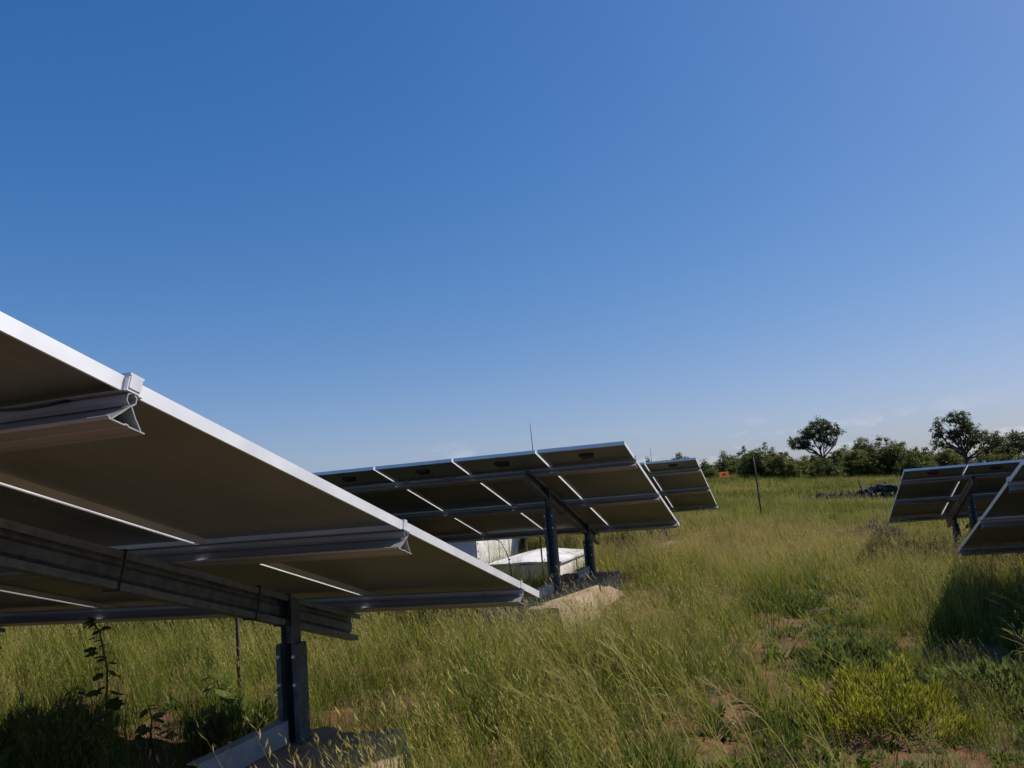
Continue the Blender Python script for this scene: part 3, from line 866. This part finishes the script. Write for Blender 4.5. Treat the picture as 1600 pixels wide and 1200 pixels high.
# ------------------------------------------------------------------ grass: tufts scattered by geometry nodes
def tuft_mesh(name, nb, h0, h1, width, spread, lean, stalks, seed, droop=0.5):
    r_ = np.random.default_rng(seed)
    vs = []; fs = []; bl = []
    def blade(px, py, h, wd, yaw, ln, dr, val, segs=3):
        b0 = len(vs)
        dx, dy = math.cos(yaw), math.sin(yaw)
        wx, wy = -dy * wd / 2, dx * wd / 2
        tw = r_.uniform(-0.6, 0.6)
        for i in range(segs + 1):
            t = i / segs
            out = ln * h * t + dr * h * t * t * t
            zz = h * (t - 0.28 * dr * t * t * t)
            wv = 1 - t * t
            ca, sa = math.cos(tw * t), math.sin(tw * t)
            ax, ay = wx * ca - wy * sa, wx * sa + wy * ca
            if i < segs:
                vs.append((px + dx * out - ax * wv, py + dy * out - ay * wv, zz)); vs.append((px + dx * out + ax * wv, py + dy * out + ay * wv, zz)); bl.extend([val, val])
            else:
                vs.append((px + dx * out, py + dy * out, zz)); bl.append(val)
        for i in range(segs - 1):
            fs.append((b0+2*i, b0+2*i+1, b0+2*i+3, b0+2*i+2))
        fs.append((b0+2*(segs-1), b0+2*(segs-1)+1, b0+2*segs))
        return dx, dy
    for k in range(nb):
        a = r_.uniform(0, 6.283); rr = spread * math.sqrt(r_.random())
        yaw = r_.uniform(0, 6.283) if r_.random() < 0.55 else r_.normal(math.pi * 0.95, 0.5)
        blade(rr * math.cos(a), rr * math.sin(a), r_.uniform(h0, h1), width * r_.uniform(0.6, 1.3), yaw, lean * r_.uniform(0.2, 1.3), droop * r_.uniform(0.0, 1.3), float(np.clip(r_.normal(0.45, 0.30), 0, 1)))
    for k in range(stalks):
        a = r_.uniform(0, 6.283); rr = spread * math.sqrt(r_.random())
        px, py = rr * math.cos(a), rr * math.sin(a)
        yaw = r_.normal(math.pi * 0.95, 0.7)
        h = r_.uniform(h1 * 0.95, h1 * 1.45); ln = lean * r_.uniform(0.4, 1.4); dr = r_.uniform(0.0, 0.25)
        blade(px, py, h, width * 0.45, yaw, ln, dr, float(r_.uniform(0.75, 1.0)))
        # seed head: a few short tilted slivers near the tip
        dx, dy = math.cos(yaw), math.sin(yaw)
        val = float(r_.uniform(0.8, 1.25))
        for j in range(6):
            t = 0.78 + 0.22 * j / 5
            ox = ln * h * t + dr * h * t ** 3; zz = h * (t - 0.28 * dr * t ** 3)
            b0 = len(vs); an = r_.uniform(0, 6.283); L = r_.uniform(0.010, 0.024)
            ex, ey = math.cos(an) * L * 0.5, math.sin(an) * L * 0.5
            cx, cy = px + dx * ox, py + dy * ox
            vs.extend([(cx, cy, zz), (cx + ex - ey * 0.22, cy + ey + ex * 0.22, zz + L * 0.5), (cx + ex * 1.8, cy + ey * 1.8, zz + L), (cx + ex + ey * 0.22, cy + ey - ex * 0.22, zz + L * 0.5)])
            bl.extend([val] * 4); fs.append((b0, b0+1, b0+2, b0+3))
    me = bpy.data.meshes.new(name); me.from_pydata(vs, [], fs)
    at = me.attributes.new('blade', 'FLOAT', 'POINT'); at.data.foreach_set('value', np.array(bl, np.float32))
    me.materials.append(M['grass']); me.update()
    return me

tcoll = bpy.data.collections.new('grass_tufts')
def tuft(idx, *a):
    o = bpy.data.objects.new('tuft_%02d' % idx, tuft_mesh('tuft_%02d' % idx, *a)); tcoll.objects.link(o)
# nb h0 h1 width spread lean stalks seed
for s_ in range(4): tuft(s_, 46, 0.08, 0.34, 0.0050, 0.13, 0.32, 8, s_)                 # near, leafy
for s_ in range(4, 7): tuft(s_, 28, 0.10, 0.36, 0.0046, 0.12, 0.40, 15, s_)             # near, stalky with seed heads
tuft(7, 50, 0.03, 0.11, 0.008, 0.15, 0.5, 0, 7)                                         # short trodden
tuft(8, 44, 0.03, 0.12, 0.010, 0.17, 0.7, 2, 8)
for s_ in range(9, 12): tuft(s_, 54, 0.09, 0.25, 0.013, 0.30, 0.28, 14, s_)             # middle distance
for s_ in range(12, 14): tuft(s_, 70, 0.09, 0.26, 0.024, 0.65, 0.28, 16, s_)            # far

tuft(14, 26, 0.03, 0.12, 0.028, 0.09, 0.9, 0, 14, 0.7)                                    # broad-leaved rosette
tuft(15, 34, 0.015, 0.06, 0.006, 0.16, 3.2, 0, 15, 0.3)                                  # flattened dead thatch
BARE = [(-0.16, 8.5, 0.32, 0.9), (-0.30, 6.5, 0.27, 0.6), (-0.24, 7.5, 0.15, 0.25), (1.15, 8.0, 0.20, 0.35), (0.42, 11.0, 0.30, 0.5), (-3.70, 4.15, 0.22, 0.14),
        (1.55, 13.2, 0.3, 0.6), (-0.5, 5.2, 0.22, 0.2)]
def vnoise(x, y, s, seed):
    r_ = np.random.default_rng(seed)
    o = np.zeros_like(x)
    for k in range(9):
        a = r_.uniform(0, 6.283); f_ = s * r_.uniform(0.5, 1.8); p = r_.uniform(0, 6.283)
        o += np.sin(f_ * (math.cos(a) * x + math.sin(a) * y) + p)
    return o / 4.2
PX, PY, KI, SC, TI, RZ = [], [], [], [], [], []
def scatter(rmin, rmax, dens, kinds, smin, smax, margin):
    half = R(34 + margin)
    area = half * (rmax ** 2 - rmin ** 2)
    n = int(area * dens)
    rr = np.sqrt(rng.uniform(rmin ** 2, rmax ** 2, n)); an = rng.uniform(-half, half, n) - R(YAW)
    x = rr * np.sin(an); y = rr * np.cos(an)
    keep = np.ones(n, bool)
    for (cx, cy, ax, ay) in BARE:
        q = ((x - cx) / ax) ** 2 + ((y - cy) / ay) ** 2 + 0.5 * vnoise(x, y, 6, 3)
        keep &= (q > 1) | (rng.random(n) < 0.24)
    for (xa, xb, ya, yb) in PADS:
        keep &= ~((x > xa - 0.08) & (x < xb + (0.30 if ya < 3 else 0.05)) & (y > ya + 0.35) & (y < yb + 0.10))
    keep &= ~((x > -7.7) & (x < -5.2) & (y > 13.4) & (y < 15.9))
    keep &= ~((x > -5.05) & (x < -3.55) & (y > 12.8) & (y < 15.2))
    # thin sward in the dry shade under the nearest table
    sh = (x < -2.1) & (y < 4.75) & (y > 0.4)
    keep &= ~(sh & (rng.random(n) < 0.40))
    keep &= (((x - 0.38) / 0.42) ** 2 + ((y - 5.62) / 0.48) ** 2 > 1) | (rng.random(n) < 0.10)
    # bare gaps between tussocks
    gapn = vnoise(x, y, 2.4, 9)
    keep &= (gapn > -0.85) | (rng.random(n) < 0.45)
    x, y = x[keep], y[keep]; n = len(x); d_ = np.hypot(x, y)
    path = np.exp(-((x + 0.78 - 0.093 * y) / 0.62) ** 2) * (y < 16)           # trodden strip along the aisle
    tn = vnoise(x, y, 0.9, 21) * 0.5 + vnoise(x, y, 0.25, 22) * 0.6
    tint = 0.10 + 0.22 * tn + rng.normal(0, 0.11, n) - 0.07 * np.tanh(np.maximum(x, 0)) * (y < 14)
    # seeding, reddish-brown grass in the middle of the field
    red = np.exp(-((x + 0.3) / 3.2) ** 2 - ((y - 19) / 8.5) ** 2)
    tint += 0.24 * red
    tint -= 0.14 * np.exp(-((y - 45) / 14) ** 2)
    tint += 0.10 * np.exp(-((x + 3.2) / 2.0) ** 2 - ((y - 8) / 3) ** 2)
    tint -= 0.10 * path
    scl = rng.uniform(smin, smax, n) * np.clip(1 + 0.26 * vnoise(x, y, 2.2, 5) + 0.36 * vnoise(x, y, 6.5, 6) * (rmax < 20), 0.35, 1.9)
    kk = rng.choice(kinds, n)
    if rmax < 20:
        short = rng.random(n) < path * 0.85
        kk = np.where(short, rng.choice([7, 8], n), kk)
        u_ = rng.random(n)
        brd = u_ < 0.05 + 0.22 * (x > 0.1) * (y < 9) + 0.06 * path
        kk = np.where(brd, 14, kk); tint = np.where(brd, tint - 0.12, tint)
        th = (u_ > 0.92)
        kk = np.where(th, 15, kk); tint = np.where(th, rng.uniform(0.4, 0.75, n), tint)
        tall = np.exp(-((x + 1.5) / 0.9) ** 2 - ((y - 5.3) / 1.6) ** 2)
        scl *= 1 + 0.35 * tall
        # rough, low, weedy ground right of the trodden track
        low = np.clip((x + 0.25 - 0.02 * y) / 0.4, 0, 1) * np.clip((9.5 - y) / 1.5, 0, 1) * np.clip((1.9 - x) / 0.4, 0, 1)
        scl *= 1 - 0.33 * low
        scl = np.where((x < -2.0) & (y < 5.4), scl * 0.75, scl)
        scl *= np.where((x > -5.6) & (x < -2.3) & (y > 7.6) & (y < 13.5), 0.72, 1.0)
        scl *= 1 - 0.32 * np.exp(-((x + 1.8) / 0.75) ** 2 - ((y - 9.2) / 2.2) ** 2)
        # cut lower around the footings so that they show
        scl *= 1 - 0.35 * np.exp(-((x + 2.05) / 0.5) ** 2 - ((y - 10.2) / 1.6) ** 2)
    lowr = (x > 1.6) & (y > 12.5) & (y < 24)
    scl = np.where(lowr, scl * 0.8, scl)
    PX.append(x); PY.append(y); KI.append(kk); SC.append(scl); TI.append(tint); RZ.append(np.where(np.isin(kk, [4, 5, 6]) & (rng.random(n) < 0.5), rng.uniform(-1.0, 1.0, n), rng.uniform(-3.14, 3.14, n)))
scatter(2.6, 9, 46, [0, 1, 2, 3, 4, 5, 6], 0.8, 1.25, 16)
scatter(9, 17, 30, [0, 1, 2, 3, 4, 5, 6], 0.9, 1.35, 9)
scatter(15, 36, 11, [9, 10, 11], 0.8, 1.3, 4)
scatter(33, 85, 2.6, [12, 13], 0.8, 1.25, 4)
PX, PY, KI, SC, TI, RZ = [np.concatenate(q) for q in (PX, PY, KI, SC, TI, RZ)]
PZ = ground_z(PX, PY) - 0.015
npt = len(PX)
print('grass tufts', npt)
gme = bpy.data.meshes.new('grass')
gme.vertices.add(npt); gme.vertices.foreach_set('co', np.stack([PX, PY, PZ], 1).ravel())
def pattr(nm, ty, arr, key='value'):
    a = gme.attributes.new(nm, ty, 'POINT'); a.data.foreach_set(key, arr)
pattr('kindex', 'INT', KI.astype(np.int32))
pattr('tint', 'FLOAT', TI.astype(np.float32))
pattr('rot', 'FLOAT_VECTOR', np.stack([rng.normal(0, 0.05, npt), rng.normal(0, 0.05, npt), RZ], 1).astype(np.float32).ravel(), 'vector')
pattr('scl', 'FLOAT_VECTOR', np.stack([SC, SC, SC * rng.uniform(0.85, 1.2, npt)], 1).astype(np.float32).ravel(), 'vector')
gme.update()
go = link('grass', gme)
tag(go, 'tall seeding savanna grass, green and straw coloured, covering the field', 'grass', kind='stuff')
ng = bpy.data.node_groups.new('grass_scatter', 'GeometryNodeTree')
ng.interface.new_socket('Geometry', in_out='INPUT', socket_type='NodeSocketGeometry')
ng.interface.new_socket('Geometry', in_out='OUTPUT', socket_type='NodeSocketGeometry')
gi = ng.nodes.new('NodeGroupInput'); gout = ng.nodes.new('NodeGroupOutput')
iop = ng.nodes.new('GeometryNodeInstanceOnPoints')
ci = ng.nodes.new('GeometryNodeCollectionInfo'); ci.inputs['Collection'].default_value = tcoll
ci.inputs['Separate Children'].default_value = True; ci.inputs['Reset Children'].default_value = True
def named(nm, ty):
    q = ng.nodes.new('GeometryNodeInputNamedAttribute'); q.data_type = ty; q.inputs['Name'].default_value = nm; return q.outputs['Attribute']
iop.inputs['Pick Instance'].default_value = True
ng.links.new(gi.outputs[0], iop.inputs['Points']); ng.links.new(ci.outputs[0], iop.inputs['Instance'])
ng.links.new(named('kindex', 'INT'), iop.inputs['Instance Index'])
ng.links.new(named('rot', 'FLOAT_VECTOR'), iop.inputs['Rotation'])
ng.links.new(named('scl', 'FLOAT_VECTOR'), iop.inputs['Scale'])
ng.links.new(iop.outputs[0], gout.inputs[0])
md = go.modifiers.new('scatter', 'NODES'); md.node_group = ng

# ------------------------------------------------------------------ long leaning stalks in the foreground (one mass)
def ribbon(vs, fs, bl, pts, w0, w1, val):
    b0 = len(vs); n = len(pts)
    for i, p in enumerate(pts):
        t = i / (n - 1); a = Vector(pts[max(0, i-1)]); c = Vector(pts[min(n-1, i+1)])
        d_ = (c - a).normalized(); sdir = d_.cross(Vector((0.3, 1.0, 0.2))).normalized()
        wv = (w0 + (w1 - w0) * t) / 2
        vs.append(tuple(Vector(p) - sdir * wv)); vs.append(tuple(Vector(p) + sdir * wv)); bl.extend([val, val])
    for i in range(n - 1): fs.append((b0+2*i, b0+2*i+1, b0+2*i+3, b0+2*i+2))
vs, fs, bl = [], [], []
rr = random.Random(5)
spots = [(-1.15 + rr.gauss(0, 0.42), 4.75 + rr.gauss(0, 0.55), rr.uniform(0.5, 0.85)) for _ in range(60)] + \
        [(0.15 + rr.gauss(0, 0.35), 4.3 + rr.gauss(0, 0.3), rr.uniform(0.55, 0.8)) for _ in range(6)] + \
        [(2.2 + rr.gauss(0, 0.4), 6.6 + rr.gauss(0, 0.8), rr.uniform(0.4, 0.7)) for _ in range(60)] + \
        [(-2.1 + rr.gauss(0, 0.2), 3.35 + rr.gauss(0, 0.2), rr.uniform(0.3, 0.45)) for _ in range(7)]
for (x, y, L) in spots:
    z = gz(x, y)
    ln = rr.uniform(0.25, 0.85); dirx = -1; diry = rr.uniform(-0.45, 0.45)
    pts = []
    for i in range(8):
        t = i / 7
        o_ = L * (ln * t * 0.55 + 0.38 * ln * t ** 3)
        pts.append((x + dirx * o_, y + diry * o_, z + L * (t - 0.22 * ln * t ** 3)))
    val = rr.random()
    ribbon(vs, fs, bl, pts, 0.0062, 0.0026, val)
    for k in range(2):                                     # stem leaves
        t0 = rr.choice((2, 3, 4)); p = Vector(pts[t0]); L2 = rr.uniform(0.12, 0.3)
        q = [p + Vector((dirx * L2 * u * rr.uniform(0.5, 0.9), (diry + rr.uniform(-0.5, 0.5)) * L2 * u, L2 * (0.8 * u - 0.75 * u * u))) for u in (0, 0.35, 0.7, 1.0)]
        ribbon(vs, fs, bl, [tuple(a) for a in q], 0.007, 0.0012, min(1, val * 0.6))
    if rr.random() < 0.75:
        tip = Vector(pts[-1]); pr = Vector(pts[-2]); d_ = (tip - pr).normalized()
        for k in range(9):
            p = tip - d_ * (0.015 * k); sdv = Vector((rr.uniform(-1, 1), rr.uniform(-1, 1), rr.uniform(-0.4, 1))) * 0.014
            q = [p, p + d_ * 0.018 + sdv, p + d_ * 0.04 + sdv * 1.3]
            ribbon(vs, fs, bl, [tuple(a) for a in q], 0.005, 0.001, min(1, val + 0.2))
me = bpy.data.meshes.new('grass_stalks'); me.from_pydata(vs, [], fs)
at = me.attributes.new('blade', 'FLOAT', 'POINT'); at.data.foreach_set('value', np.array(bl, np.float32))
me.materials.append(M['stalk']); me.update()
tag(link('grass_stalks', me), 'long golden grass stalks leaning left in the foreground', 'grass', kind='stuff')

# ------------------------------------------------------------------ shrubs and weeds
def fine_shrub(name, x, y, hx, hy, h, count, leaf, matk, label, cat, group, seed, tipbright=True, aspect=0.16):
    r_ = np.random.default_rng(seed)
    z0 = gz(x, y)
    root = empty(name, (x, y, z0)); tag(root, label, cat, group)
    a = r_.uniform(0, 6.283, count); q = np.sqrt(r_.random(count))
    lob = 1 + 0.18 * np.sin(3 * a + seed) + 0.10 * np.sin(7 * a + 2)
    px = np.cos(a) * q * hx * lob; py = np.sin(a) * q * hy * lob
    lump = np.clip(0.62 + 0.38 * np.sin(5.3 * px / hx + seed) * np.sin(4.6 * py / hy + 2 * seed) + 0.22 * np.sin(11 * px / hx + 3 * py / hy), 0.25, 1.15)
    topz = h * lump * np.sqrt(np.clip(1 - (q * 0.93) ** 2, 0, 1)) * (1 + 0.15 * np.sin(9 * px / hx + 1) * np.cos(7 * py / hy))
    dz = r_.random(count) ** 0.45
    pz = topz * dz
    P = np.stack([px, py, pz], 1)
    D = np.stack([px / hx * 0.5 + r_.normal(0, 0.3, count), py / hy * 0.5 + r_.normal(0, 0.3, count), np.full(count, 1.0)], 1)
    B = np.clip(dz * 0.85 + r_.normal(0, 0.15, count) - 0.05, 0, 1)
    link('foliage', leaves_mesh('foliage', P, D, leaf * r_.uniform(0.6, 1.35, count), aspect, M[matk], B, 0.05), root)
    mb = MB(); rr = random.Random(seed)
    for k in range(22):
        j = rr.randrange(count)
        limb(mb, (px[j] * 0.25, py[j] * 0.25, -0.02), (px[j], py[j], pz[j]), 0.006, 0.002, seed + k, 0.08, 4, 5)
    mb.build('stem', M['bark'], root)
    return root
fine_shrub('shrub', 0.38, 5.72, 0.45, 0.44, 0.42, 6200, 0.052, 'shrub', 'bright yellow green feathery shrub in the right foreground', 'shrub', None, 3)
fine_shrub('weed_clump', 1.65, 20.6, 0.7, 0.5, 0.42, 1500, 0.12, 'greyweed', 'grey dry weed clump left of the far right table', 'weed', None, 5)
fine_shrub('weed_clump', 1.25, 6.6, 0.42, 0.4, 0.30, 2200, 0.07, 'weed', 'green weedy clump between the yellow shrub and the table shadow', 'weed', None, 6, aspect=0.3)
fine_shrub('weed_clump', 0.32, 7.7, 0.42, 0.45, 0.22, 2200, 0.08, 'weed', 'low green weed mat beside the bare red soil', 'weed', None, 7, aspect=0.25)
fine_shrub('weed_clump', 1.55, 5.3, 0.5, 0.5, 0.30, 2600, 0.065, 'weed', 'dark leafy weeds in the lower right corner', 'weed', None, 8, aspect=0.4)
fine_shrub('weed_clump', -0.35, 10.3, 0.45, 0.5, 0.20, 1500, 0.09, 'weed', 'dark green weed tuft above the bare soil patch', 'weed', None, 9)

fine_shrub('weed_clump', -4.20, 3.70, 0.30, 0.26, 0.16, 600, 0.08, 'weed', 'shaded weed clump at the bottom left under the nearest table', 'weed', None, 41, aspect=0.3)
fine_shrub('weed_clump', -4.65, 4.15, 0.36, 0.3, 0.26, 800, 0.08, 'weed', 'shaded weed clump at the far left edge under the nearest table', 'weed', None, 42, aspect=0.3)
fine_shrub('weed_clump', -3.45, 4.45, 0.28, 0.22, 0.22, 800, 0.08, 'weed', 'low dark weed clump left of the near post', 'weed', None, 43, aspect=0.3)
def lobed_leaf(vs, fs, bl, base, d_, up, size, val):
    """a five-lobed leaf as a fan"""
    d_ = Vector(d_).normalized(); up = Vector(up)
    s_ = d_.cross(up).normalized(); nrm = s_.cross(d_)
    outline = [(0.0, 0.0), (0.12, 0.30), (0.02, 0.48), (0.34, 0.36), (0.46, 0.58), (0.62, 0.30), (0.78, 0.32), (1.0, 0.0)]
    outline += [(a, -b_) for (a, b_) in outline[-2:0:-1]]
    b0 = len(vs)
    vs.append(tuple(Vector(base) + d_ * size * 0.42)); bl.append(val)
    for (a, b_) in outline:
        p = Vector(base) + d_ * size * a + s_ * size * b_ - nrm * size * (0.25 * b_ * b_ + 0.12 * a * a)
        vs.append(tuple(p)); bl.append(val)
    n = len(outline)
    for k in range(n): fs.append((b0, b0 + 1 + k, b0 + 1 + (k + 1) % n))
def leafy_weed(x, y, stem, nleaf, size0, size1, label, seed, name='leafy_weed', matk='weed', lo=0.05):
    rr = random.Random(seed); z0 = gz(x, y)
    root = empty(name, (x, y, z0)); tag(root, label, 'weed')
    mb = MB(); npt_ = len(stem)
    mb.tube(stem, [0.008 - 0.005 * i / (npt_ - 1) for i in range(npt_)], 6)
    mb.build('stem', M['weed'], root, smooth=True)
    for v_ in (root.children[0].data,):
        a_ = v_.attributes.new('blade', 'FLOAT', 'POINT'); a_.data.foreach_set('value', np.full(len(v_.vertices), 0.5, np.float32))
    for k in range(nleaf):
        t = lo + (1 - lo) * (k + rr.random() * 0.7) / nleaf
        f_ = t * (npt_ - 1); i = min(npt_ - 2, int(f_)); p = Vector(stem[i]).lerp(Vector(stem[i+1]), f_ - i)
        a = rr.uniform(0, 6.283); size = size0 + (size1 - size0) * t
        size *= rr.uniform(0.7, 1.2)
        pet = p + Vector((math.cos(a), math.sin(a), 0.35)) * size * 0.45
        vs, fs, bl = [], [], []
        ribbon(vs, fs, bl, [tuple(p), tuple(p.lerp(pet, 0.5) + Vector((0, 0, 0.006))), tuple(pet)], 0.004, 0.003, 0.5)
        lobed_leaf(vs, fs, bl, pet, (math.cos(a), math.sin(a), rr.uniform(-0.7, 0.1)), (rr.uniform(-0.3, 0.3), rr.uniform(-0.3, 0.3), 1), size, rr.random())
        me = bpy.data.meshes.new('leaf'); me.from_pydata(vs, [], fs)
        at = me.attributes.new('blade', 'FLOAT', 'POINT'); at.data.foreach_set('value', np.array(bl, np.float32))
        me.materials.append(M[matk]); me.update()
        link('leaf', me, root)
leafy_weed(-3.58, 3.60, [(0.02, 0, -0.03), (0.0, 0.0, 0.18), (-0.06, 0.03, 0.42), (-0.07, 0.05, 0.62), (-0.13, 0.06, 0.82), (-0.22, 0.07, 0.90)], 50, 0.10, 0.045, 'tall lobed-leaf weed climbing in front of the shaded gap, leaves pale below', 21)
leafy_weed(-3.52, 3.50, [(0, 0, -0.03), (0.03, 0.02, 0.10), (0.02, 0.04, 0.2), (0.06, 0.03, 0.26)], 14, 0.09, 0.06, 'short lobed-leaf weed at the bottom edge beside the tall climbing weed', 22)
leafy_weed(-3.68, 4.62, [(0, 0, -0.03), (0.02, 0.0, 0.12), (-0.03, 0.02, 0.24), (-0.05, 0.03, 0.34)], 22, 0.12, 0.085, 'dark round-leaved weed at the foot of the thin pole', 23)
leafy_weed(-4.35, 4.1, [(0, 0, -0.03), (-0.03, 0.0, 0.14), (-0.05, 0.02, 0.26), (-0.02, 0.03, 0.36)], 20, 0.09, 0.05, 'dark weed in the shade at the left edge', 24)
leafy_weed(-3.05, 8.95, [(0, 0, -0.03), (-0.02, 0.0, 0.25), (-0.06, 0.0, 0.5), (-0.09, 0.0, 0.72), (-0.16, 0.0, 0.88), (-0.24, 0, 0.92)], 30, 0.035, 0.022, 'slim bent weed stalk before the white cabinet', 25)
leafy_weed(3.05, 14.6, [(0, 0, -0.03), (-0.03, 0.0, 0.25), (-0.10, 0.0, 0.5), (-0.16, 0.0, 0.72), (-0.26, 0, 0.82)], 44, 0.11, 0.05, 'straggly grey weed in front of the far right table', 26, matk='greyweed')
for k_, (wx, wy, wh) in enumerate(((-4.05, 3.72, 0.30), (-4.25, 3.55, 0.34), (-3.92, 4.25, 0.24), (-3.5, 4.85, 0.32))):
    q_ = random.Random(400 + k_)
    st_ = [(0, 0, -0.03)] + [(q_.uniform(-0.05, 0.05) * j, q_.uniform(-0.04, 0.04) * j, wh * j / 3) for j in (1, 2, 3)]
    leafy_weed(wx, wy, st_, 18, 0.10, 0.055, ['small weed right behind the tall climbing weed', 'bushy weed in the lower left corner', 'weed left of the bare red soil under the table',
               'weed behind the thin pole under the table'][k_], 410 + k_)
leafy_weed(3.35, 15.2, [(0, 0, -0.03), (0.05, 0.0, 0.25), (0.02, 0.0, 0.5), (0.10, 0.0, 0.75)], 40, 0.12, 0.06, 'leggy weed hiding the post of the far right table', 31)
leafy_weed(2.75, 12.6, [(0, 0, -0.03), (-0.05, 0.0, 0.2), (-0.10, 0.0, 0.42)], 30, 0.11, 0.05, 'weed beside the low corner of the near right table', 32)
leafy_weed(2.95, 16.6, [(0, 0, -0.03), (0.05, 0.0, 0.25), (-0.04, 0.0, 0.5), (0.02, 0.0, 0.68)], 44, 0.12, 0.07, 'bushy weed under the low edge of the far right table', 33)
leafy_weed(3.1, 11.9, [(0, 0, -0.03), (0.03, 0.0, 0.2), (0.05, 0.0, 0.45), (0.0, 0, 0.6)], 36, 0.12, 0.06, 'weed behind the low edge of the near right table', 34)
print('objects', len(bpy.data.objects))
